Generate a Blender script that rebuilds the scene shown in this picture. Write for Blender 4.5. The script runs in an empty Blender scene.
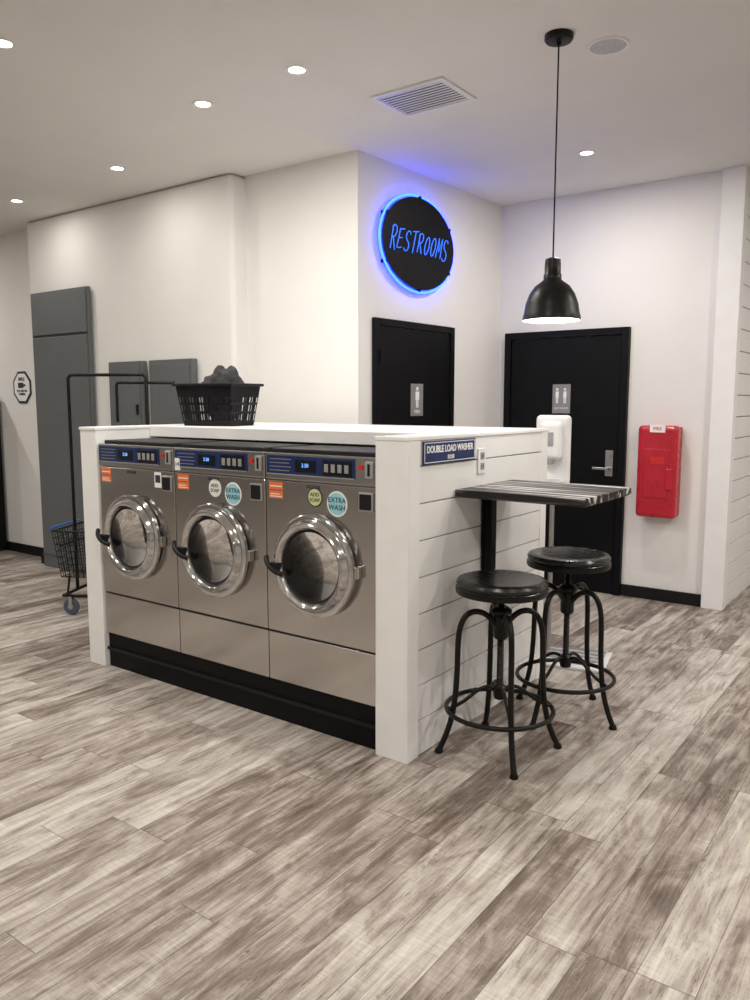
import bpy, bmesh, math, random
from mathutils import Vector, Matrix, Euler
from mathutils import noise as mn
random.seed(7)
S = bpy.context.scene
COL = S.collection

# ------------------------------------------------------------------ materials
def newmat(name):
    m = bpy.data.materials.new(name); m.use_nodes = True
    nt = m.node_tree
    return m, nt, nt.nodes['Principled BSDF']

def pm(name, col, rough=0.5, metal=0.0, var=0.06, scale=8.0, stretch=(1,1,1), bump=0.0, emis=None, estr=0.0, coat=0.0, rvar=0.08, spec=0.5):
    m, nt, b = newmat(name)
    N, L = nt.nodes, nt.links
    tc = N.new('ShaderNodeTexCoord'); mp = N.new('ShaderNodeMapping'); mp.inputs['Scale'].default_value = stretch
    nz = N.new('ShaderNodeTexNoise'); nz.inputs['Scale'].default_value = scale; nz.inputs['Detail'].default_value = 5
    L.new(tc.outputs['Object'], mp.inputs[0]); L.new(mp.outputs[0], nz.inputs['Vector'])
    r = N.new('ShaderNodeValToRGB')
    lo = [max(0, c*(1-var)) for c in col]; hi = [min(1, c*(1+var)) for c in col]
    r.color_ramp.elements[0].position = 0.3; r.color_ramp.elements[1].position = 0.7
    r.color_ramp.elements[0].color = (*lo, 1); r.color_ramp.elements[1].color = (*hi, 1)
    L.new(nz.outputs['Fac'], r.inputs[0]); L.new(r.outputs[0], b.inputs['Base Color'])
    mr = N.new('ShaderNodeMapRange'); mr.inputs['To Min'].default_value = max(0.02, rough-rvar); mr.inputs['To Max'].default_value = min(1, rough+rvar)
    L.new(nz.outputs['Fac'], mr.inputs['Value']); L.new(mr.outputs[0], b.inputs['Roughness'])
    b.inputs['Metallic'].default_value = metal
    b.inputs['Coat Weight'].default_value = coat
    b.inputs['Specular IOR Level'].default_value = spec
    if bump:
        bp = N.new('ShaderNodeBump'); bp.inputs['Strength'].default_value = bump; bp.inputs['Distance'].default_value = 0.01
        L.new(nz.outputs['Fac'], bp.inputs['Height']); L.new(bp.outputs[0], b.inputs['Normal'])
    if emis:
        b.inputs['Emission Color'].default_value = (*emis, 1); b.inputs['Emission Strength'].default_value = estr
    return m

M_wall = pm('wall_paint', (0.78,0.77,0.75), 0.8, var=0.015, scale=3, bump=0.02, spec=0.2)
M_ceil = pm('ceiling_paint', (0.79,0.78,0.755), 0.9, var=0.015, scale=3, bump=0.02, spec=0.2)
M_ship = pm('shiplap_white_paint', (0.80,0.80,0.79), 0.45, var=0.02, scale=6)
M_shadow = pm('groove_dark', (0.36,0.36,0.35), 0.8)
M_white = pm('white_laminate', (0.84,0.84,0.83), 0.35, var=0.02)
M_plastic_w = pm('white_plastic', (0.8,0.8,0.8), 0.35, var=0.02)
M_black = pm('black_paint', (0.004,0.004,0.005), 0.5, var=0.2, spec=0.14)
M_blackmetal = pm('black_metal', (0.009,0.0085,0.008), 0.36, 0.3, var=0.3, scale=30, spec=0.3)
M_blackplastic = pm('black_plastic', (0.008,0.008,0.010), 0.45, var=0.2, spec=0.25)
M_base = pm('black_baseboard', (0.008,0.008,0.009), 0.5, spec=0.25)
M_steel = pm('brushed_stainless', (0.52,0.505,0.485), 0.19, 1.0, var=0.04, scale=14, stretch=(1,1,40), rvar=0.05)
M_steel2 = pm('stainless_trim', (0.52,0.51,0.49), 0.19, 1.0, var=0.04, scale=10, stretch=(1,1,30))
M_chrome = pm('chrome', (0.58,0.58,0.58), 0.10, 1.0, var=0.03, rvar=0.03)
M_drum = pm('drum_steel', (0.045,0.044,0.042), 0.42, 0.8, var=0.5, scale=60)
M_rubber = pm('rubber_gasket', (0.010,0.010,0.010), 0.6, spec=0.3)
M_navy = pm('navy_panel', (0.008,0.024,0.10), 0.3, var=0.1)
M_display = pm('display_glass', (0.005,0.006,0.01), 0.12)
M_led = pm('led_digits', (0.1,0.3,0.9), 0.4, emis=(0.2,0.5,1.0), estr=1.0)
M_orange = pm('orange_label', (0.75,0.17,0.04), 0.5)
M_red = pm('red_plastic', (0.45,0.007,0.022), 0.28, var=0.12, coat=0.3)
M_redbtn = pm('red_button', (0.6,0.02,0.02), 0.3)
M_grey = pm('grey_panel_paint', (0.118,0.127,0.132), 0.55, var=0.04, spec=0.3)
M_seam = pm('seam_dark', (0.03,0.03,0.03), 0.7)
M_lblue = pm('light_blue_sticker', (0.30,0.62,0.70), 0.45)
M_stk_w = pm('white_sticker', (0.78,0.80,0.72), 0.45)
M_green = pm('yellow_green_sticker', (0.60,0.66,0.32), 0.45)
M_txt_w = pm('white_ink', (0.85,0.85,0.85), 0.5)
M_txt_d = pm('dark_ink', (0.02,0.03,0.05), 0.5)
M_signnavy = pm('sign_navy', (0.010,0.028,0.11), 0.4)
M_brushed = pm('satin_nickel', (0.42,0.41,0.40), 0.35, 0.9)
M_plaque = pm('plaque_grey', (0.27,0.27,0.27), 0.5, 0.2)
M_leather = pm('black_leather', (0.010,0.009,0.009), 0.26, var=0.3, scale=25, bump=0.08, spec=0.5)
M_cloth = pm('dark_cloth', (0.045,0.045,0.048), 0.9, var=0.3, scale=20, bump=0.3, spec=0.1)
M_neon = pm('blue_neon', (0.02,0.06,0.9), 0.4, emis=(0.008,0.035,1.0), estr=19)
M_neontxt = pm('blue_neon_text', (0.02,0.08,0.6), 0.4, emis=(0.03,0.18,1.0), estr=1.3)
M_lamp = pm('lamp_diffuser', (1,1,1), 0.5, emis=(1.0,0.95,0.87), estr=14)
M_bulb = pm('bulb_glow', (1,1,1), 0.5, emis=(1.0,0.96,0.90), estr=25)
M_blueh = pm('blue_handle', (0.03,0.12,0.4), 0.4)
M_wheel = pm('caster_rubber', (0.06,0.075,0.11), 0.5)
M_silv = pm('keypad_silver', (0.42,0.42,0.42), 0.35, 0.5)

def glassmat():
    m, nt, b = newmat('door_glass'); N, L = nt.nodes, nt.links
    out = N['Material Output']; N.remove(b)
    tr = N.new('ShaderNodeBsdfTransparent'); tr.inputs[0].default_value = (0.5,0.5,0.51,1)
    gl = N.new('ShaderNodeBsdfGlossy'); gl.inputs['Roughness'].default_value = 0.06
    lw = N.new('ShaderNodeFresnel'); lw.inputs[0].default_value = 1.4
    mx = N.new('ShaderNodeMixShader')
    L.new(lw.outputs[0], mx.inputs[0]); L.new(tr.outputs[0], mx.inputs[1]); L.new(gl.outputs[0], mx.inputs[2]); L.new(mx.outputs[0], out.inputs[0])
    return m
M_glass = glassmat()

def floormat():
    m, nt, b = newmat('vinyl_plank_floor'); N, L = nt.nodes, nt.links
    geo = N.new('ShaderNodeNewGeometry'); sp = N.new('ShaderNodeSeparateXYZ'); L.new(geo.outputs['Position'], sp.inputs[0])
    def math_(op, a, b_=None, c=None):
        n = N.new('ShaderNodeMath'); n.operation = op
        for i, v in enumerate((a, b_, c)):
            if v is None: continue
            if isinstance(v, (int, float)): n.inputs[i].default_value = v
            else: L.new(v, n.inputs[i])
        return n.outputs[0]
    def comb(x, y, z=0.0):
        n = N.new('ShaderNodeCombineXYZ')
        for i, v in enumerate((x, y, z)):
            if isinstance(v, (int, float)): n.inputs[i].default_value = v
            else: L.new(v, n.inputs[i])
        return n.outputs[0]
    W, LEN = 0.150, 1.22
    xs = math_('DIVIDE', math_('ADD', sp.outputs[0], 40.03), W)
    row = math_('FLOOR', xs); fx = math_('FRACT', xs)
    wn = N.new('ShaderNodeTexWhiteNoise'); wn.noise_dimensions = '1D'; L.new(row, wn.inputs['W'])
    ys = math_('ADD', math_('DIVIDE', math_('ADD', sp.outputs[1], 40.0), LEN), wn.outputs['Value'])
    colm = math_('FLOOR', ys); fy = math_('FRACT', ys)
    wn2 = N.new('ShaderNodeTexWhiteNoise'); wn2.noise_dimensions = '2D'; L.new(comb(row, colm), wn2.inputs['Vector'])
    pid = wn2.outputs['Value']
    offs = math_('MULTIPLY', pid, 37.0)
    def noise(sx, sy, scale, detail, dist=0.0, rough=0.6):
        v = comb(math_('ADD', math_('MULTIPLY', sp.outputs[0], sx), offs), math_('MULTIPLY', sp.outputs[1], sy), offs)
        n = N.new('ShaderNodeTexNoise'); n.inputs['Scale'].default_value = scale; n.inputs['Detail'].default_value = detail
        n.inputs['Distortion'].default_value = dist; n.inputs['Roughness'].default_value = rough
        L.new(v, n.inputs['Vector']); return n.outputs['Fac']
    g1 = noise(17, 1.1, 1.3, 8, 1.2, 0.64)    # long streaks
    g2 = noise(95, 4.0, 1.5, 6, 0.3, 0.75)    # fine grain
    g3 = noise(5.5, 1.8, 1.7, 6, 1.0, 0.6)    # weathered patches
    g4 = noise(7, 85, 1.2, 3, 0.4, 0.8)       # cross saw marks
    g5 = noise(26, 1.4, 1.6, 5, 2.0, 0.6)     # thin cracks
    sawmask = N.new('ShaderNodeMapRange'); sawmask.inputs['From Min'].default_value = 0.45; sawmask.inputs['From Max'].default_value = 0.65
    L.new(g3, sawmask.inputs['Value'])
    tone = math_('ADD', math_('MULTIPLY', g1, 0.62), math_('MULTIPLY', g2, 0.40))
    tone = math_('ADD', tone, math_('MULTIPLY', g3, 0.62))
    tone = math_('ADD', tone, math_('MULTIPLY', math_('MULTIPLY', math_('SUBTRACT', g4, 0.5), sawmask.outputs[0]), 0.36))
    tone = math_('ADD', tone, math_('MULTIPLY', math_('SUBTRACT', pid, 0.5), 0.22))
    tone = math_('SUBTRACT', tone, 0.150)
    band = math_('LESS_THAN', math_('ABSOLUTE', math_('SUBTRACT', g5, 0.47)), 0.009)
    crack = math_('MULTIPLY', band, math_('LESS_THAN', g3, 0.51))
    tone = math_('SUBTRACT', tone, math_('MULTIPLY', crack, 0.16))
    r = N.new('ShaderNodeValToRGB'); cr = r.color_ramp
    cr.elements[0].position = 0.42; cr.elements[0].color = (0.100,0.073,0.057,1)
    cr.elements[1].position = 0.90; cr.elements[1].color = (0.62,0.585,0.54,1)
    e = cr.elements.new(0.55); e.color = (0.200,0.160,0.134,1)
    e = cr.elements.new(0.66); e.color = (0.345,0.300,0.265,1)
    e = cr.elements.new(0.77); e.color = (0.48,0.438,0.395,1)
    L.new(tone, r.inputs[0])
    ex = math_('MINIMUM', fx, math_('SUBTRACT', 1.0, fx)); ey = math_('MINIMUM', fy, math_('SUBTRACT', 1.0, fy))
    sx = math_('LESS_THAN', ex, 0.010); sy = math_('LESS_THAN', ey, 0.0016)
    seam = math_('MAXIMUM', sx, sy)
    mix = N.new('ShaderNodeMix'); mix.data_type = 'RGBA'
    L.new(math_('MULTIPLY', seam, 0.6), mix.inputs['Factor']); L.new(r.outputs[0], mix.inputs['A']); mix.inputs['B'].default_value = (0.07,0.058,0.05,1)
    L.new(mix.outputs['Result'], b.inputs['Base Color'])
    L.new(math_('ADD', math_('MULTIPLY', g2, 0.2), 0.34), b.inputs['Roughness'])
    b.inputs['Specular IOR Level'].default_value = 0.4
    bp = N.new('ShaderNodeBump'); bp.inputs['Strength'].default_value = 0.25; bp.inputs['Distance'].default_value = 0.004
    L.new(math_('SUBTRACT', g2, math_('MULTIPLY', seam, 0.8)), bp.inputs['Height']); L.new(bp.outputs[0], b.inputs['Normal'])
    return m
M_floor = floormat()

def tablemat():
    m, nt, b = newmat('striped_wood_laminate'); N, L = nt.nodes, nt.links
    tc = N.new('ShaderNodeTexCoord'); mp = N.new('ShaderNodeMapping'); mp.inputs['Scale'].default_value = (0.8, 17, 12)
    nz = N.new('ShaderNodeTexNoise'); nz.inputs['Scale'].default_value = 1.5; nz.inputs['Detail'].default_value = 2.5; nz.inputs['Distortion'].default_value = 0.5
    L.new(tc.outputs['Object'], mp.inputs[0]); L.new(mp.outputs[0], nz.inputs['Vector'])
    r = N.new('ShaderNodeValToRGB'); cr = r.color_ramp
    cr.elements[0].position = 0.46; cr.elements[0].color = (0.020,0.017,0.016,1)
    cr.elements[1].position = 0.60; cr.elements[1].color = (0.62,0.61,0.60,1)
    e = cr.elements.new(0.53); e.color = (0.13,0.12,0.115,1)
    L.new(nz.outputs['Fac'], r.inputs[0]); L.new(r.outputs[0], b.inputs['Base Color']); b.inputs['Roughness'].default_value = 0.5
    b.inputs['Specular IOR Level'].default_value = 0.2
    return m
M_table = tablemat()

# ------------------------------------------------------------------ helpers
def empty(name, loc=(0,0,0), rz=0.0):
    e = bpy.data.objects.new(name, None); e.location = loc; e.rotation_euler = (0,0,rz); e.empty_display_size = 0.1
    COL.objects.link(e); return e

def fin(name, bm, mat, parent=None, smooth=False, bevel=0.0, seg=2):
    me = bpy.data.meshes.new(name); bm.to_mesh(me); bm.free()
    o = bpy.data.objects.new(name, me); COL.objects.link(o)
    if mat: me.materials.append(mat)
    if smooth:
        for p in me.polygons: p.use_smooth = True
    if bevel:
        md = o.modifiers.new('bevel', 'BEVEL'); md.width = bevel; md.segments = seg; md.limit_method = 'ANGLE'
    if parent: o.parent = parent
    return o

def add_box(bm, x0,x1,y0,y1,z0,z1):
    vs = [bm.verts.new(p) for p in ((x0,y0,z0),(x1,y0,z0),(x1,y1,z0),(x0,y1,z0),(x0,y0,z1),(x1,y0,z1),(x1,y1,z1),(x0,y1,z1))]
    for f in ((0,3,2,1),(4,5,6,7),(0,1,5,4),(1,2,6,5),(2,3,7,6),(3,0,4,7)): bm.faces.new([vs[i] for i in f])

def box(name, x0,x1,y0,y1,z0,z1, mat, parent=None, bevel=0.0, seg=2):
    bm = bmesh.new(); add_box(bm, x0,x1,y0,y1,z0,z1)
    return fin(name, bm, mat, parent, bevel=bevel, seg=seg)

def boxes(name, lst, mat, parent=None, bevel=0.0, seg=2):
    bm = bmesh.new()
    for b in lst: add_box(bm, *b)
    return fin(name, bm, mat, parent, bevel=bevel, seg=seg)

def prism(name, pts, z0, z1, mat, parent=None, bevel=0.0):
    bm = bmesh.new(); a = [bm.verts.new((x,y,z0)) for x,y in pts]; b = [bm.verts.new((x,y,z1)) for x,y in pts]
    bm.faces.new(a[::-1]); bm.faces.new(b); n = len(pts)
    for i in range(n): bm.faces.new((a[i], a[(i+1)%n], b[(i+1)%n], b[i]))
    bmesh.ops.recalc_face_normals(bm, faces=bm.faces)
    return fin(name, bm, mat, parent, bevel=bevel)

def lathe(name, prof, mat, parent=None, loc=(0,0,0), axis='Z', seg=48, smooth=True):
    bm = bmesh.new(); rings = []
    def tf(r, a, h):
        c, s = r*math.cos(a), r*math.sin(a)
        if axis == 'Z': p = (c, s, h)
        elif axis == 'Y': p = (c, -h, s)
        else: p = (h, c, s)
        return Vector(p)+Vector(loc)
    for r, h in prof:
        if r < 1e-6: rings.append([bm.verts.new(tf(0,0,h))])
        else: rings.append([bm.verts.new(tf(r, 2*math.pi*i/seg, h)) for i in range(seg)])
    for a, b in zip(rings, rings[1:]):
        for i in range(seg):
            j = (i+1) % seg
            if len(a) == 1 and len(b) == 1: break
            if len(a) == 1: bm.faces.new((a[0], b[i], b[j]))
            elif len(b) == 1: bm.faces.new((a[i], a[j], b[0]))
            else: bm.faces.new((a[i], a[j], b[j], b[i]))
    bmesh.ops.recalc_face_normals(bm, faces=bm.faces)
    o = fin(name, bm, mat, parent, smooth=smooth)
    md = o.modifiers.new('es', 'EDGE_SPLIT'); md.split_angle = math.radians(40)
    return o

def cyl(name, p0, p1, r, mat, parent=None, seg=20):
    p0, p1 = Vector(p0), Vector(p1); d = p1-p0
    bm = bmesh.new(); bmesh.ops.create_cone(bm, cap_ends=True, segments=seg, radius1=r, radius2=r, depth=d.length)
    q = d.to_track_quat('Z', 'Y').to_matrix().to_4x4()
    bmesh.ops.transform(bm, matrix=Matrix.Translation((p0+p1)/2) @ q, verts=bm.verts)
    o = fin(name, bm, mat, parent, smooth=True)
    md = o.modifiers.new('es', 'EDGE_SPLIT'); md.split_angle = math.radians(40)
    return o

def tube(name, paths, r, mat, parent=None, cyclic=False, smooth=False, res=3):
    cu = bpy.data.curves.new(name, 'CURVE'); cu.dimensions = '3D'; cu.bevel_depth = r; cu.bevel_resolution = res; cu.use_fill_caps = True
    for pts in paths:
        if smooth:
            sp = cu.splines.new('NURBS'); sp.points.add(len(pts)-1)
            for p, c in zip(sp.points, pts): p.co = (*c, 1)
            sp.order_u = 4; sp.use_endpoint_u = not cyclic; sp.resolution_u = 6
        else:
            sp = cu.splines.new('POLY'); sp.points.add(len(pts)-1)
            for p, c in zip(sp.points, pts): p.co = (*c, 1)
        sp.use_cyclic_u = cyclic
    o = bpy.data.objects.new(name+'_c', cu); COL.objects.link(o)
    dg = bpy.context.evaluated_depsgraph_get(); me = bpy.data.meshes.new_from_object(o.evaluated_get(dg))
    bpy.data.objects.remove(o)
    me.materials.clear(); me.materials.append(mat)
    for p in me.polygons: p.use_smooth = True
    ob = bpy.data.objects.new(name, me); COL.objects.link(ob)
    if parent: ob.parent = parent
    return ob

def text(name, body, size, loc, rot, mat, parent=None, ext=0.0008, align='CENTER', bold=0.0, sx=1.0):
    cu = bpy.data.curves.new(name, 'FONT'); cu.body = body; cu.size = size; cu.extrude = ext; cu.align_x = align; cu.align_y = 'CENTER'; cu.offset = bold
    o = bpy.data.objects.new(name+'_t', cu); COL.objects.link(o)
    dg = bpy.context.evaluated_depsgraph_get(); me = bpy.data.meshes.new_from_object(o.evaluated_get(dg))
    bpy.data.objects.remove(o)
    me.materials.clear(); me.materials.append(mat)
    me.transform(Matrix.Translation(loc) @ Euler(rot).to_matrix().to_4x4() @ Matrix.Diagonal((sx,1,1,1)))
    ob = bpy.data.objects.new(name, me); COL.objects.link(ob)
    if parent: ob.parent = parent
    return ob
RF = (math.radians(90), 0, 0)                  # faces -Y
RX = (math.radians(90), 0, math.radians(90))   # faces +X

def disc(name, c, r, th, mat, parent, axis='Y', seg=32):
    return lathe(name, [(0,0),(r,0),(r,th),(0,th)], mat, parent, c, axis, seg, smooth=True)

# ------------------------------------------------------------------ room shell
CH = 3.09
box('floor', -12,5,-6,11,-0.1,0, M_floor)
box('ceiling', -12,5,-6,11,CH,CH+0.1, M_ceil)
K = 0.0378                                   # restroom wall runs slightly off-square
def rx(y): return -3.20 + K*(y-4.17)
ARZ = -math.atan(K)
box('wall_back', -3.13,-1.42,6.02,6.17,0,CH, M_wall)
prism('wall_restroom', [(rx(4.17),4.17),(rx(6.17),6.17),(rx(6.17)-0.16,6.17),(rx(4.33)-0.16,4.33),(-4.21,4.33),(-4.21,4.17)], 0, CH, M_wall)
box('wall_left', -6.83,-4.21,4.03,4.36,0,CH, M_wall, bevel=0.03)
box('wall_far_left', -12,-6.83,4.2,4.36,0,CH, M_wall)
box('wall_west', -12.1,-12,-6,4.36,0,CH, M_wall)
box('wall_south', -12,5,-6.1,-6,0,CH, M_wall)
box('wall_east', 5,5.1,-6,11,0,CH, M_wall)
box('wall_north', -1.3,5,11,11.1,0,CH, M_wall)
e = empty('wall_right', (0,0,0))
box('core', -1.42,-1.30,6.08,11,0,CH, M_shadow, e)
bl = []; z = 0.0
while z < CH:
    bl.append((-1.30,-1.284,6.08,11,z+0.002,min(CH,z+0.151))); z += 0.155
boxes('shiplap_boards', bl, M_ship, e, bevel=0.002)
box('trim_1', -1.425,-1.275,5.975,6.08,0,CH, M_white, bevel=0.004)
box('baseboard_back', -2.03,-1.426,6.0,6.02,0,0.09, M_base)
box('baseboard_left', -6.83,-4.21,4.015,4.03,0,0.09, M_base)
box('baseboard_far_left', -12,-6.84,4.185,4.2,0,0.09, M_base)
prism('baseboard_restroom', [(rx(5.32)+0.015,5.32),(rx(6.0)+0.015,6.0),(rx(6.0),6.0),(rx(5.32),5.32)], 0, 0.09, M_base)

# ------------------------------------------------------------------ doors
d = empty('door_1', (rx(4.80), 4.80, 0), ARZ)     # faces +X
W2 = 0.488
boxes('frame', [(0,0.03,-W2,-W2+0.05,0,2.06),(0,0.03,W2-0.05,W2,0,2.06),(0,0.03,-W2+0.05,W2-0.05,2.01,2.06)], M_black, d, bevel=0.004)
box('leaf', 0.0,0.018,-W2+0.054,W2-0.054,0.005,2.006, M_black, d, bevel=0.002)
box('plaque', 0.018,0.024,-0.07,0.08,1.40,1.63, M_plaque, d, bevel=0.002)
disc('pictogram_head', (0.024,0.005,1.595), 0.014, 0.002, M_txt_w, d, 'X', 16)
boxes('pictogram_body', [(0.024,0.026,-0.017,0.027,1.515,1.575),(0.024,0.026,-0.009,0.002,1.46,1.515),(0.024,0.026,0.008,0.019,1.46,1.515)], M_txt_w, d)
text('pictogram_text', 'MEN', 0.035, (0.025,0.005,1.43), RX, M_txt_w, d)
boxes('hinges', [(0.018,0.04,-W2+0.045,-W2+0.06,zz,zz+0.1) for zz in (0.25,1.0,1.75)], M_black, d)

d = empty('door_2', (-2.545, 6.02, 0))    # faces -Y
W2 = 0.515
boxes('frame', [(-W2,-W2+0.055,-0.05,0,0,2.06),(W2-0.055,W2,-0.05,0,0,2.06),(-W2+0.055,W2-0.055,-0.05,0,2.005,2.06)], M_black, d, bevel=0.004)
box('leaf', -W2+0.06,W2-0.06,-0.035,0,0.005,2.0, M_black, d, bevel=0.002)
box('plaque', -0.085,0.065,-0.042,-0.035,1.41,1.64, M_plaque, d, bevel=0.002)
for k, dx in enumerate((-0.045, 0.020)):
    disc('pictogram_head_%d'%k, (dx,-0.042,1.60), 0.010, 0.002, M_txt_w, d, 'Y', 16)
    boxes('pictogram_body_%d'%k, [(dx-0.013,dx+0.013,-0.044,-0.042,1.535,1.584),(dx-0.009,dx-0.002,-0.044,-0.042,1.49,1.535),(dx+0.002,dx+0.009,-0.044,-0.042,1.49,1.535)], M_txt_w, d)
text('pictogram_text', 'RESTROOM', 0.022, (-0.01,-0.043,1.45), RF, M_txt_w, d)
box('lock_plate', 0.365,0.425,-0.043,-0.035,0.93,1.13, M_brushed, d, bevel=0.003)
cyl('lever_rose', (0.395,-0.043,0.99),(0.395,-0.085,0.99),0.014, M_brushed, d)
box('lever', 0.28,0.41,-0.095,-0.080,0.98,1.0, M_brushed, d, bevel=0.005)
cyl('deadbolt', (0.395,-0.043,1.09),(0.395,-0.055,1.09),0.018, M_brushed, d)

# ------------------------------------------------------------------ washer enclosure
E = empty('washer_half_wall', (0,0,0))
box('end_wall_core', -1.905,-1.764,2.612,3.925,0,1.345, M_ship, E)
bl = []; z = 0.0
while z < 1.34:
    bl.append((-1.764,-1.752,2.69,3.86,z+0.003,min(1.345,z+0.152))); z += 0.155
boxes('shiplap', bl, M_ship, E, bevel=0.0015)
box('shiplap_backing', -1.765,-1.760,2.69,3.86,0,1.345, M_shadow, E)
boxes('corner_boards', [(-1.910,-1.748,2.603,2.612,0,1.345),(-1.764,-1.748,2.612,2.69,0,1.345),(-1.764,-1.748,3.86,3.93,0,1.345)], M_white, E, bevel=0.002)
box('end_cap', -1.912,-1.746,2.600,3.935,1.345,1.362, M_white, E, bevel=0.003)
box('left_wall', -3.97,-3.825,2.605,3.93,0,1.345, M_white, E, bevel=0.003)
box('left_cap', -3.973,-3.823,2.600,3.935,1.345,1.362, M_white, E, bevel=0.003)
box('shelf_top', -3.823,-1.912,2.97,3.935,1.30,1.362, M_white, E, bevel=0.003)
box('shelf_back', -3.825,-1.905,3.85,3.93,0,1.30, M_white, E)
box('plinth', -3.823,-1.912,2.635,3.4,0,0.2, M_black, E, bevel=0.004)
box('plinth_ledge', -3.823,-1.912,2.622,2.635,0.10,0.115, M_blackplastic, E)

# ------------------------------------------------------------------ washers
def round_sticker(P, nm, x, y, z, r, m1, m2, txt, ts, tm):
    disc(nm, (x,y,z), r, 0.0015, m1, P, 'Y', 36)
    disc(nm+'_inner', (x,y-0.0015,z), r*0.86, 0.0008, m2, P, 'Y', 36)
    text(nm+'_text', txt, ts, (x,y-0.003,z), RF, tm, P)

def washer(cx, kind):
    P = empty('washing_machine', (cx, 2.62, 0.2))
    w = 0.3165
    box('cabinet', -w,w,0.012,0.72,0.0,1.068, M_steel2, P, bevel=0.003)
    box('lower_panel', -w,w,0.0,0.012,0.002,0.233, M_steel, P, bevel=0.003)
    box('panel_gap', -w,w,0.009,0.012,0.233,0.242, M_seam, P)
    box('front_panel', -w,w,-0.004,0.012,0.242,0.948, M_steel, P, bevel=0.004)
    box('control_panel', -w,w,-0.006,0.012,0.953,1.073, M_steel2, P, bevel=0.004)
    box('top_lid', -w+0.02,w-0.03,0.02,0.34,1.068,1.092, M_blackplastic, P, bevel=0.006)
    y = -0.006
    box('control_face', -w+0.012,0.205,y-0.003,y,0.975,1.062, M_navy, P, bevel=0.001)
    box('control_stripe', -w+0.012,0.205,y-0.0036,y-0.003,0.975,0.980, M_silv, P)
    box('display', -0.13,-0.01,y-0.006,y-0.003,0.992,1.045, M_display, P, bevel=0.001)
    text('display_digits', '3.50', 0.024, (-0.07,y-0.0065,1.022), RF, M_led, P)
    box('keypad', 0.03,0.190,y-0.007,y-0.003,0.985,1.052, M_display, P, bevel=0.002)
    for i in range(4):
        box('key_%d'%i, 0.042+i*0.037,0.064+i*0.037,y-0.010,y-0.007,1.0,1.035, M_silv, P, bevel=0.003)
    boxes('program_list', [(-0.285,-0.165+0.01*(i%2),y-0.004,y-0.003,0.993+0.017*i,0.996+0.017*i) for i in range(4)], M_silv, P)
    disc('start_button', (0.235,y,1.03), 0.011, 0.006, M_redbtn, P, 'Y', 20)
    box('coin_slot', 0.262,0.302,y-0.010,y,0.985,1.055, M_silv, P, bevel=0.003)
    box('coin_slot_hole', 0.276,0.288,y-0.011,y-0.009,0.995,1.045, M_display, P)
    y = -0.004
    box('coin_box_plate', 0.225,0.300,y-0.008,y,0.845,0.925, M_silv, P, bevel=0.003)
    box('coin_box_door', 0.232,0.293,y-0.012,y-0.008,0.852,0.918, M_blackplastic, P, bevel=0.002)
    text('brand_text', 'DEXTER', 0.022, (-0.03,y-0.001,0.928), RF, M_txt_d, P)
    boxes('warning_label', [(-0.295,-0.21,y-0.001,y,0.905,0.94),(-0.295,-0.21,y-0.001,y,0.865,0.90)], M_orange, P)
    boxes('warning_print', [(-0.288,-0.217,y-0.0016,y-0.001,0.872,0.876),(-0.288,-0.23,y-0.0016,y-0.001,0.883,0.887),(-0.288,-0.217,y-0.0016,y-0.001,0.918,0.923)], M_txt_w, P)
    if kind >= 1:
        round_sticker(P, 'sticker_a', -0.02, y, 0.885, 0.043, M_txt_w if kind==1 else M_txt_d, M_green if kind==2 else M_stk_w, 'ADD\nSOAP', 0.024, M_txt_d)
        round_sticker(P, 'sticker_b', 0.105, y, 0.865, 0.056, M_txt_w, M_lblue, 'EXTRA\nWASH', 0.032, M_txt_d)
    else:
        boxes('notice_sticker', [(0.16,0.215,y-0.001,y,0.86,0.94)], M_txt_w, P)
        boxes('notice_print', [(0.168,0.207,y-0.0016,y-0.001,0.885,0.925)], M_txt_d, P)
    if kind == 1:
        box('number_tag', -0.305,-0.27,y-0.007,y-0.002,0.96,1.02, M_txt_w, P)
        text('number_text', '14', 0.03, (-0.287,y-0.008,0.99), RF, M_txt_d, P)
    c = (-0.012, y, 0.582)
    lathe('door_ring', [(0.156,0.0),(0.205,0.0),(0.222,0.006),(0.232,0.022),(0.230,0.036),(0.218,0.044),(0.208,0.043),(0.203,0.048),(0.199,0.060),(0.188,0.070),(0.178,0.068),(0.168,0.056),(0.164,0.040),(0.164,0.005)], M_chrome, P, c, 'Y', 72)
    lathe('door_gasket', [(0.165,0.005),(0.165,0.042),(0.154,0.040),(0.144,0.020),(0.132,0.004)], M_rubber, P, c, 'Y', 72)
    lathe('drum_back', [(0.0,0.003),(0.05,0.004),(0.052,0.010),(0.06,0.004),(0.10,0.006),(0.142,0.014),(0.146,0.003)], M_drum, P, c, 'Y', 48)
    lathe('door_glass', [(0.155,0.040),(0.142,0.036),(0.115,0.027),(0.06,0.020),(0.0,0.018)], M_glass, P, c, 'Y', 64)
    tube('door_handle', [[(-0.150,y-0.072,0.535),(-0.180,y-0.090,0.545),(-0.215,y-0.090,0.563),(-0.245,y-0.080,0.585),(-0.262,y-0.060,0.603)]], 0.012, M_blackplastic, P, smooth=True)
    box('handle_mount', -0.228,-0.178,y-0.078,y-0.03,0.545,0.585, M_blackplastic, P, bevel=0.006)
    box('hinge', 0.208,0.240,y-0.03,y,0.555,0.61, M_steel2, P, bevel=0.006)
    return P
for i, k in enumerate((0, 1, 2)):
    washer(-3.822+0.319+i*0.6375, k)

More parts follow.
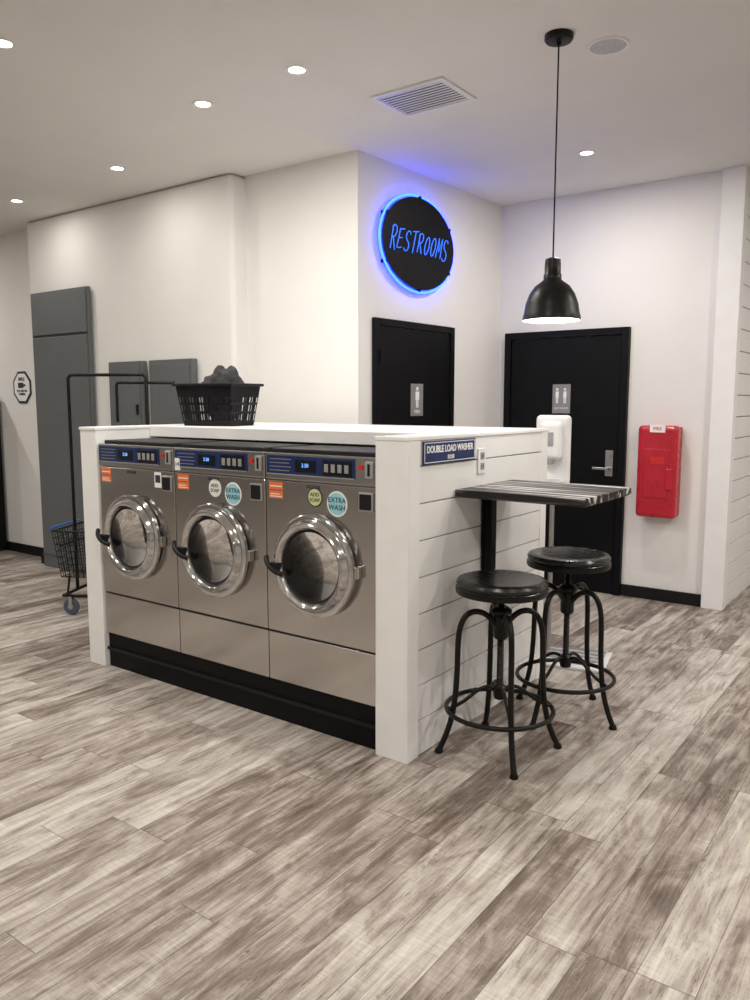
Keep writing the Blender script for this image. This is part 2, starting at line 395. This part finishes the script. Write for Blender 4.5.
# ------------------------------------------------------------------ price sign, outlet
s = empty('price_sign', (-1.748, 2.92, 1.292))
box('plate', 0,0.006,-0.215,0.215,-0.048,0.048, M_signnavy, s, bevel=0.001)
boxes('border', [(0.006,0.007,-0.208,0.208,0.039,0.042),(0.006,0.007,-0.208,0.208,-0.042,-0.039),(0.006,0.007,-0.208,-0.205,-0.042,0.042),(0.006,0.007,0.205,0.208,-0.042,0.042)], M_txt_w, s)
text('title', 'DOUBLE LOAD WASHER', 0.040, (0.007,0,0.012), RX, M_txt_w, s, bold=0.001, sx=0.86)
text('price', '$3.50', 0.024, (0.007,0,-0.024), RX, M_txt_w, s, bold=0.0006)
s = empty('wall_outlet', (-1.750, 3.205, 1.232))
box('plate', 0,0.006,-0.036,0.036,-0.058,0.058, M_plastic_w, s, bevel=0.003)
boxes('receptacles', [(0.006,0.008,-0.017,0.017,0.008,0.04),(0.006,0.008,-0.017,0.017,-0.04,-0.008)], M_silv, s, bevel=0.001)
boxes('slots', [(0.008,0.0085,-0.009,-0.005,0.018,0.03),(0.008,0.0085,0.005,0.009,0.018,0.03),(0.008,0.0085,-0.009,-0.005,-0.03,-0.018),(0.008,0.0085,0.005,0.009,-0.03,-0.018)], M_txt_d, s)

# ------------------------------------------------------------------ wall table
t = empty('wall_mounted_table', (-1.746, 3.24, 1.122))
box('top', 0,0.59,-0.275,0.275,-0.034,0, M_table, t, bevel=0.003)
boxes('bracket', [(0,0.012,-0.03,0.03,-0.40,-0.034),(0.012,0.50,-0.03,0.03,-0.046,-0.034)], M_black, t, bevel=0.002)
box('bracket_web', 0.012,0.05,-0.026,0.026,-0.40,-0.046, M_black, t, bevel=0.004)

# ------------------------------------------------------------------ stools
def stool(x, y, a0, dz=0.0):
    P = empty('bar_stool', (x, y, 0))
    def sh(pr): return [(r, h+dz) for r, h in pr]
    lathe('seat', sh([(0,0.704),(0.17,0.704),(0.188,0.708),(0.190,0.724),(0.186,0.728),(0.190,0.734),(0.193,0.745),(0.186,0.757),(0.168,0.763),(0.150,0.761),(0.10,0.756),(0,0.753)]), M_leather, P, seg=56)
    lathe('seat_band', sh([(0.165,0.700),(0.192,0.700),(0.195,0.705),(0.195,0.722),(0.190,0.724)]), M_blackmetal, P, seg=56)
    lathe('seat_plate', sh([(0,0.672),(0.045,0.674),(0.06,0.690),(0.075,0.704),(0,0.704)]), M_blackmetal, P, seg=24)
    prof = [(0,0.25)]; z = 0.25
    while z < 0.68+dz:
        prof += [(0.0125,z),(0.0155,z+0.004)]; z += 0.008
    prof.append((0,z)); lathe('screw', prof, M_blackmetal, P, seg=20)
    lathe('collar', [(0,0.50),(0.026,0.50),(0.032,0.51),(0.032,0.60),(0.045,0.612),(0.045,0.625),(0.028,0.64),(0,0.64)], M_blackmetal, P, seg=28)
    for k in range(4):
        a = a0 + k*math.pi/2; c, s_ = math.cos(a), math.sin(a)
        prof = [(0.02,0.555),(0.05,0.60),(0.10,0.628),(0.155,0.61),(0.185,0.54),(0.185,0.40),(0.190,0.24),(0.215,0.10),(0.262,0.012)]
        tube('leg_%d'%(k+1), [[(r*c, r*s_, zz) for r, zz in prof]], 0.0125, M_blackmetal, P, smooth=True)
        lathe('foot_%d'%(k+1), [(0,0),(0.017,0),(0.019,0.006),(0.014,0.02),(0,0.024)], M_blackmetal, P, loc=(0.262*c,0.262*s_,0), seg=16)
        tube('strut_%d'%(k+1), [[(0.012*c,0.012*s_,0.27),(0.05*c,0.05*s_,0.30),(0.11*c,0.11*s_,0.27),(0.16*c,0.16*s_,0.215),(0.220*c,0.220*s_,0.195)]], 0.008, M_blackmetal, P, smooth=True)
    lathe('hub', [(0,0.235),(0.024,0.235),(0.028,0.25),(0.028,0.285),(0.018,0.295),(0,0.295)], M_blackmetal, P, seg=24)
    n = 48
    tube('foot_ring', [[(0.228*math.cos(2*math.pi*i/n),0.228*math.sin(2*math.pi*i/n),0.19) for i in range(n)]], 0.010, M_blackmetal, P, cyclic=True)
    return P
stool(-1.505, 2.955, math.radians(41))
stool(-1.440, 3.51, math.radians(-10), 0.03)

# ------------------------------------------------------------------ pendant lamp
p = empty('pendant_lamp', (-1.526, 3.434, 0))
lathe('canopy', [(0,CH),(0.062,CH),(0.062,CH-0.02),(0.055,CH-0.028),(0.012,CH-0.03),(0.010,CH-0.045),(0,CH-0.045)], M_blackmetal, p)
cyl('cord', (0,0,2.12),(0,0,CH-0.04),0.0035, M_black, p, 10)
sh = [(0.0,2.145),(0.022,2.145),(0.034,2.138),(0.036,2.115),(0.036,2.075),(0.040,2.070),(0.040,2.050),(0.050,2.040),(0.078,2.020),(0.102,1.985),(0.118,1.94),(0.124,1.90),(0.130,1.885),(0.130,1.868)]
lathe('shade', sh, M_blackmetal, p)
lathe('shade_liner', [(0.127,1.868),(0.127,1.884),(0.120,1.90),(0.113,1.94),(0.098,1.98),(0.074,2.014),(0.045,2.032),(0,2.035)], M_plastic_w, p)
lathe('bulb', [(0,1.885),(0.03,1.89),(0.046,1.91),(0.046,1.94),(0.03,1.97),(0.018,2.0),(0.016,2.032)], M_bulb, p, seg=24)
ld = bpy.data.lights.new('bulb_light', 'POINT'); ld.energy = 7; ld.color = (1,0.94,0.86); ld.shadow_soft_size = 0.05
lo = bpy.data.objects.new('bulb_light', ld); COL.objects.link(lo); lo.parent = p; lo.location = (0,0,1.86)

# ------------------------------------------------------------------ neon restroom sign
N_ = empty('neon_restroom_sign', (rx(4.79), 4.79, 2.595), ARZ)
a_, b_ = 0.425, 0.310
bm = bmesh.new(); n = 72
f0 = [bm.verts.new((0.045, a_*math.cos(2*math.pi*i/n), b_*math.sin(2*math.pi*i/n))) for i in range(n)]
f1 = [bm.verts.new((0.055, a_*math.cos(2*math.pi*i/n), b_*math.sin(2*math.pi*i/n))) for i in range(n)]
bm.faces.new(f1); bm.faces.new(f0[::-1])
for i in range(n): bm.faces.new((f0[i], f0[(i+1)%n], f1[(i+1)%n], f1[i]))
fin('backing_panel', bm, M_black, N_)
tube('neon_ring', [[(0.036, (a_+0.016)*math.cos(2*math.pi*i/n), (b_+0.016)*math.sin(2*math.pi*i/n)) for i in range(n)]], 0.008, M_neon, N_, cyclic=True)
clips = []
for k in range(6):
    a = math.radians(30+60*k); yy, zz = (a_+0.004)*math.cos(a), (b_+0.004)*math.sin(a)
    clips.append((0.0,0.055,yy-0.010,yy+0.010,zz-0.010,zz+0.010))
boxes('clips', clips, M_black, N_)
O_ = [(0.3+0.26*math.cos(t_), 0.5+0.5*math.sin(t_)) for t_ in [i*math.pi/8 for i in range(17)]]
G = {'R':[[(.05,0),(0,1)],[(-.08,.92),(.2,1.04),(.45,.95),(.52,.75),(.38,.55),(.05,.48)],[(.2,.5),(.58,-.04)]],
 'E':[[(.52,1.02),(.25,.98),(0,.98),(.02,.5),(0,0),(.3,0),(.54,.05)],[(0,.5),(.42,.54)]],
 'S':[[(.52,.86),(.4,1),(.16,1),(.02,.87),(.03,.68),(.14,.56),(.40,.44),(.52,.31),(.5,.12),(.36,0),(.12,0),(-.02,.12)]],
 'T':[[(-.06,.96),(.3,1.0),(.66,1.03)],[(.3,1),(.28,0)]], 'O':[O_],
 'M':[[(0,0),(.08,1),(.3,.3),(.54,1),(.62,0)]]}
paths = []
for i, ch in enumerate('RESTROOMS'):
    hh = (0.155,0.13,0.135,0.15,0.13,0.125,0.13,0.14,0.15)[i]
    for st in G[ch]:
        paths.append([(0.064, -0.345 + i*0.077 + (px*0.092 + (pz-0.5)*0.045), (pz-0.5)*hh + 0.004*math.sin(i*2.1)) for px, pz in st])
tube('neon_letters', paths, 0.0034, M_neontxt, N_)

# ------------------------------------------------------------------ fire extinguisher cabinet
c = empty('fire_extinguisher_cabinet', (-1.758, 6.02, 0))
boxes('back', [(-0.14,0.14,-0.05,0,0.66,1.32)], M_red, c, bevel=0.012)
boxes('cover', [(-0.145,0.145,-0.15,-0.052,0.65,1.33)], M_red, c, bevel=0.03, seg=4)
box('window', -0.09,0.09,-0.156,-0.150,0.80,1.16, M_red, c, bevel=0.006)
box('handle_recess', 0.07,0.125,-0.165,-0.15,0.86,1.02, M_red, c, bevel=0.008)
box('label', -0.055,0.055,-0.154,-0.150,1.28,1.335, M_txt_w, c, bevel=0.001)
text('label_text', 'FIRE', 0.034, (0,-0.155,1.307), RF, M_redbtn, c)
box('lower_label', -0.04,0.06,-0.159,-0.156,1.05,1.10, M_redbtn, c)

# ------------------------------------------------------------------ hand sanitizer stand
h = empty('hand_sanitizer_stand', (-1.875, 4.27, 0), math.radians(12))
box('base_plate', -0.16,0.36,-0.19,0.17,0,0.02, M_plastic_w, h, bevel=0.006)
boxes('base_ribs', [(-0.13,0.33,-0.14+0.065*i,-0.105+0.065*i,0.02,0.026) for i in range(5)], M_silv, h, bevel=0.002)
cyl('pole', (0,0.06,0.02),(0,0.06,1.06), 0.014, M_brushed, h)
box('head_panel', -0.100,0.100,0.020,0.075,1.02,1.425, M_plastic_w, h, bevel=0.025, seg=4)
box('dispenser_body', -0.065,0.065,-0.055,0.025,1.17,1.39, M_plastic_w, h, bevel=0.03, seg=4)
box('dispenser_window', -0.02,0.02,-0.058,-0.054,1.25,1.33, M_silv, h, bevel=0.004)
box('nozzle', -0.02,0.02,-0.04,-0.01,1.145,1.172, M_silv, h, bevel=0.004)
boxes('drip_tray', [(-0.07,0.07,-0.07,0.03,1.04,1.055),(-0.07,0.07,-0.075,-0.068,1.04,1.07)], M_plastic_w, h, bevel=0.003)

# ------------------------------------------------------------------ grey panels on left wall
g = empty('electrical_cabinet', (-6.29, 4.012, 0))
boxes('body', [(-0.42,0.42,-0.04,0,0.0,2.45)], M_grey, g, bevel=0.004)
boxes('doors', [(-0.40,0.41,-0.052,-0.04,0.12,2.06),(-0.40,0.41,-0.052,-0.04,2.08,2.43)], M_grey, g, bevel=0.004)
boxes('latch', [(0.34,0.37,-0.06,-0.052,1.0,1.15)], M_blackplastic, g)
boxes('seam', [(-0.40,0.41,-0.042,-0.040,2.06,2.08)], M_seam, g)
for x0, x1 in ((-5.60,-5.17),(-5.085,-4.585)):
    g = empty('breaker_panel', ((x0+x1)/2, 4.012, 0)); w = (x1-x0)/2
    box('box', -w,w,-0.05,0,1.05,1.82, M_grey, g, bevel=0.004)
    box('door', -w+0.03,w-0.03,-0.06,-0.05,1.08,1.79, M_grey, g, bevel=0.003)
    box('latch', w-0.07,w-0.045,-0.07,-0.06,1.4,1.48, M_blackplastic, g)
    cyl('conduit', (-w+0.1,-0.03,0),(-w+0.1,-0.03,1.06),0.02, M_brushed, g)
    cyl('conduit_2', (w-0.12,-0.03,0),(w-0.12,-0.03,1.06),0.02, M_brushed, g)

o8 = empty('octagon_notice_sign', (-7.31, 4.2, 1.64))
bpt = lathe('plate', [(0,0),(0.165,0),(0.165,0.008),(0,0.008)], M_txt_d, o8, axis='Y', seg=8, smooth=False)
bpt.rotation_euler = (0, math.radians(22.5), 0)
bpt = lathe('plate_face', [(0,0.008),(0.142,0.008),(0.142,0.010),(0,0.010)], M_txt_w, o8, axis='Y', seg=8, smooth=False)
bpt.rotation_euler = (0, math.radians(22.5), 0)
boxes('camera_icon', [(-0.06,0.03,-0.013,-0.010,-0.005,0.045),(0.03,0.065,-0.013,-0.010,0.01,0.03)], M_txt_d, o8)
text('title', 'SMILE', 0.045, (0,-0.011,0.078), RF, M_txt_d, o8, bold=0.001)
text('caption', 'YOU ARE ON\nCAMERA', 0.03, (0,-0.011,-0.05), RF, M_txt_d, o8, bold=0.001)

v = empty('vending_machine', (-8.15, 3.85, 0))
box('cabinet', -0.45,0.45,-0.30,0.32,0.03,1.56, M_black, v, bevel=0.01)
box('window', -0.40,0.15,-0.31,-0.30,0.5,1.48, M_display, v, bevel=0.004)
box('pay_panel', 0.2,0.40,-0.31,-0.30,0.8,1.4, M_silv, v, bevel=0.004)
box('tray', -0.35,0.1,-0.31,-0.30,0.2,0.38, M_silv, v, bevel=0.004)
boxes('feet', [(-0.42,-0.36,-0.27,-0.2,0,0.03),(0.36,0.42,-0.27,-0.2,0,0.03),(-0.42,-0.36,0.2,0.27,0,0.03),(0.36,0.42,0.2,0.27,0,0.03)], M_seam, v)

# ------------------------------------------------------------------ laundry cart with hanging rack
L_ = empty('laundry_cart', (-4.86, 3.42, 0), math.radians(29))
hx, hy = 0.29, 0.20
tube('base_frame', [[(-hx,-hy,0.14),(hx,-hy,0.14),(hx,hy,0.14),(-hx,hy,0.14)]], 0.012, M_blackmetal, L_, cyclic=True)
tube('rack', [[(-hx,0,0.14),(-hx,0,1.67),(-hx+0.02,0,1.69),(hx-0.02,0,1.69),(hx,0,1.67),(hx,0,0.14)]], 0.0125, M_blackmetal, L_)
tube('rack_crossbars', [[(-hx,-0.2,0.5),(-hx,0.2,0.5)],[(hx-0.22,0.0,1.36),(hx-0.22,0.0,1.62),(hx-0.21,0.0,1.635),(hx+0.18,0.08,1.635)]], 0.011, M_blackmetal, L_)
def wire_box(P, x0,x1,y0,y1,z0,z1, tp, r, nx, ny, nz, mat, name):
    paths = []
    def P3(u, v_, s_):
        kx = 1-tp*(1-s_); cx, cy = (x0+x1)/2, (y0+y1)/2
        return (cx+(u-cx)*kx, cy+(v_-cy)*kx, z0+(z1-z0)*s_)
    for i in range(nz+1):
        s_ = i/nz; paths.append([P3(x0,y0,s_),P3(x1,y0,s_),P3(x1,y1,s_),P3(x0,y1,s_),P3(x0,y0,s_)])
    for i in range(nx+1):
        xx = x0+(x1-x0)*i/nx; paths.append([P3(xx,y0,1),P3(xx,y0,0),P3(xx,y1,0),P3(xx,y1,1)])
    for i in range(ny+1):
        yy = y0+(y1-y0)*i/ny; paths.append([P3(x0,yy,1),P3(x0,yy,0),P3(x1,yy,0),P3(x1,yy,1)])
    return tube(name, paths, r, mat, P, res=1)
wire_box(L_, -hx-0.06,hx+0.04,-hy-0.01,hy+0.01,0.27,0.60,0.12,0.0028,18,12,7,M_blackmetal,'wire_basket')
tube('basket_supports', [[(sx*(hx-0.03),sy*hy,0.14),(sx*(hx-0.04),sy*(hy-0.02),0.28)] for sx in (-1,1) for sy in (-1,1)], 0.008, M_blackmetal, L_)
tube('basket_rim', [[(-hx-0.06,-hy-0.01,0.60),(hx+0.04,-hy-0.01,0.60),(hx+0.04,hy+0.01,0.60),(-hx-0.06,hy+0.01,0.60)]], 0.007, M_blackmetal, L_, cyclic=True)
cyl('handle', (-hx-0.075,-hy,0.62),(-hx-0.075,hy,0.62),0.009, M_blueh, L_)
k = 0
for sx in (-1,1):
    for sy in (-1,1):
        k += 1; wx, wy = sx*(hx-0.05), sy*(hy-0.01)
        lathe('caster_wheel_%d'%k, [(0,-0.012),(0.03,-0.014),(0.055,-0.012),(0.06,0),(0.055,0.012),(0.03,0.014),(0,0.012)], M_wheel, L_, (wx,wy,0.06), 'Y', 28)
        lathe('caster_hub_%d'%k, [(0,0.016),(0.02,0.016),(0.022,0.010),(0.022,-0.010),(0.02,-0.016),(0,-0.016)], M_brushed, L_, (wx,wy,0.06), 'Y', 16)
        boxes('caster_fork_%d'%k, [(wx-0.012,wx+0.012,wy-0.02,wy-0.016,0.05,0.13),(wx-0.012,wx+0.012,wy+0.016,wy+0.02,0.05,0.13),(wx-0.012,wx+0.012,wy-0.02,wy+0.02,0.126,0.134)], M_brushed, L_)

# ------------------------------------------------------------------ black plastic laundry basket with clothes on shelf
B = empty('laundry_basket', (-3.525, 3.24, 1.362), math.radians(10))
X, Y, H, TP = 0.200, 0.145, 0.235, 0.18
def bp(u, v_, s_):
    k_ = 1-TP*(1-s_); return Vector((u*X*k_, v_*Y*k_, 0.006+H*s_))
bm = bmesh.new()
def slab(c4, nrm, th=0.004):
    q = [Vector(p_) for p_ in c4]; a = [bm.verts.new(p_) for p_ in q]; b2 = [bm.verts.new(p_+nrm*th) for p_ in q]
    bm.faces.new(a); bm.faces.new(b2[::-1])
    for i in range(4): bm.faces.new((a[i], b2[i], b2[(i+1)%4], a[(i+1)%4]))
def side(fn, nrm, cnt):
    for i in range(cnt+1):
        u = -1+2*i/cnt; w_ = 0.42/cnt
        slab((fn(max(-1,u-w_),0), fn(min(1,u+w_),0), fn(min(1,u+w_),1), fn(max(-1,u-w_),1)), nrm)
    for s0, s1 in ((0,0.10),(0.27,0.33),(0.49,0.55),(0.68,1.0)):
        slab((fn(-1,s0), fn(1,s0), fn(1,s1), fn(-1,s1)), nrm)
side(lambda u,s_: bp(u,-1,s_), Vector((0,1,0)), 16)
side(lambda u,s_: bp(u,1,s_), Vector((0,-1,0)), 16)
side(lambda u,s_: bp(-1,u,s_), Vector((1,0,0)), 12)
side(lambda u,s_: bp(1,u,s_), Vector((-1,0,0)), 12)
add_box(bm, -X*0.81,X*0.81,-Y*0.81,Y*0.81,0,0.008)
fin('lattice_body', bm, M_blackplastic, B)
zt = 0.006+H
boxes('rim', [(-X-0.015,X+0.015,-Y-0.015,-Y+0.004,zt-0.012,zt+0.004),(-X-0.015,X+0.015,Y-0.004,Y+0.015,zt-0.012,zt+0.004),(-X-0.015,-X+0.004,-Y,Y,zt-0.012,zt+0.004),(X-0.004,X+0.015,-Y,Y,zt-0.012,zt+0.004)], M_blackplastic, B, bevel=0.004)
bm = bmesh.new(); bmesh.ops.create_icosphere(bm, subdivisions=5, radius=1)
for vv in bm.verts:
    nn = mn.noise(vv.co*1.8)*0.30 + abs(mn.noise(vv.co*4.2))*0.22
    zz = 0.175+vv.co.z*0.155*(1+nn)
    kk = 1.0 if zz > 0.2 else 0.86
    vv.co = Vector((0.04+vv.co.x*0.135*(1+nn*0.5)*kk, vv.co.y*0.105*(1+nn*0.5)*kk, max(0.02,zz)))
fin('clothes', bm, M_cloth, B, smooth=True)

# ------------------------------------------------------------------ ceiling fixtures
vis = [(-4.77,3.51),(-3.395,3.06),(-2.694,3.03),(-6.17,3.58),(-3.56,2.04),(-2.05,5.09)]
ve = [4.5, 16, 16, 4.5, 23, 18]
hid = [(-1.0,1.0),(-3.2,-0.3),(-6.0,1.2),(-8.8,3.2),(-9.0,0.2),(-6.0,-2.5),(-1.0,-2.5),(1.3,1.2),(1.3,3.6),(1.0,6.2),(3.3,2.4),(2.6,-1.8),(1.6,9.0),(-3.4,-4.0),(0.3,4.6)]
for i, (x, y) in enumerate(vis+hid):
    D = empty('recessed_downlight', (x, y, CH))
    lathe('trim_ring', [(0.038,0.0),(0.040,-0.003),(0.054,-0.005),(0.060,-0.002),(0.060,0)], M_plastic_w, D, seg=32)
    lathe('diffuser', [(0,-0.002),(0.039,-0.002)], M_lamp, D, seg=24)
    ld = bpy.data.lights.new('downlight_lamp', 'AREA'); ld.shape = 'DISK'; ld.size = 0.074; ld.energy = ve[i] if i < len(vis) else 28
    ld.color = (1.0,0.945,0.875)
    lo = bpy.data.objects.new('downlight_lamp', ld); COL.objects.link(lo); lo.parent = D; lo.location = (0,0,-0.008)
sp = empty('ceiling_speaker', (-1.389, 3.657, CH))
lathe('bezel', [(0.080,0),(0.080,-0.008),(0.090,-0.008),(0.094,0)], M_plastic_w, sp, seg=48)
lathe('grille', [(0,-0.006),(0.080,-0.005)], pm('speaker_grille', (0.5,0.5,0.53), 0.7, var=0.3, scale=300), sp, seg=48)
V = empty('ceiling_air_vent', (-2.39, 3.68, CH))
boxes('frame', [(-0.225,0.225,-0.175,-0.145,-0.012,0),(-0.225,0.225,0.145,0.175,-0.012,0),(-0.225,-0.195,-0.145,0.145,-0.012,0),(0.195,0.225,-0.145,0.145,-0.012,0)], M_plastic_w, V, bevel=0.003)
box('duct_shadow', -0.195,0.195,-0.145,0.145,-0.002,-0.0005, M_seam, V)
bl = []
for i in range(10):
    yy = -0.138+i*0.029
    bl.append((-0.195,0.195,yy,yy+0.015,-0.010,-0.008))
boxes('louvers', bl, M_plastic_w, V)

s = empty('wall_notice', (-1.284, 7.25, 1.62))
box('frame', 0,0.012,-0.16,0.16,-0.09,0.09, M_black, s, bevel=0.002)
box('sheet', 0.012,0.014,-0.14,0.14,-0.075,0.075, M_txt_w, s)
text('print', 'PLEASE\nKEEP CLEAN', 0.04, (0.0145,0,0.015), RX, M_redbtn, s)

# ------------------------------------------------------------------ world + camera
w = bpy.data.worlds.new('world'); S.world = w; w.use_nodes = True
w.node_tree.nodes['Background'].inputs[0].default_value = (0.8,0.85,0.9,1); w.node_tree.nodes['Background'].inputs[1].default_value = 0.3
cd = bpy.data.cameras.new('camera'); cam = bpy.data.objects.new('camera', cd); COL.objects.link(cam)
cd.sensor_fit = 'VERTICAL'; cd.sensor_height = 36; cd.lens = 0.790*36; cd.clip_start = 0.05
cam.location = (0,0,1.5); cam.rotation_euler = (math.radians(90-7.07), 0, math.radians(36.3))
S.camera = cam
S.view_settings.view_transform = 'Standard'
S.view_settings.exposure = 0.0
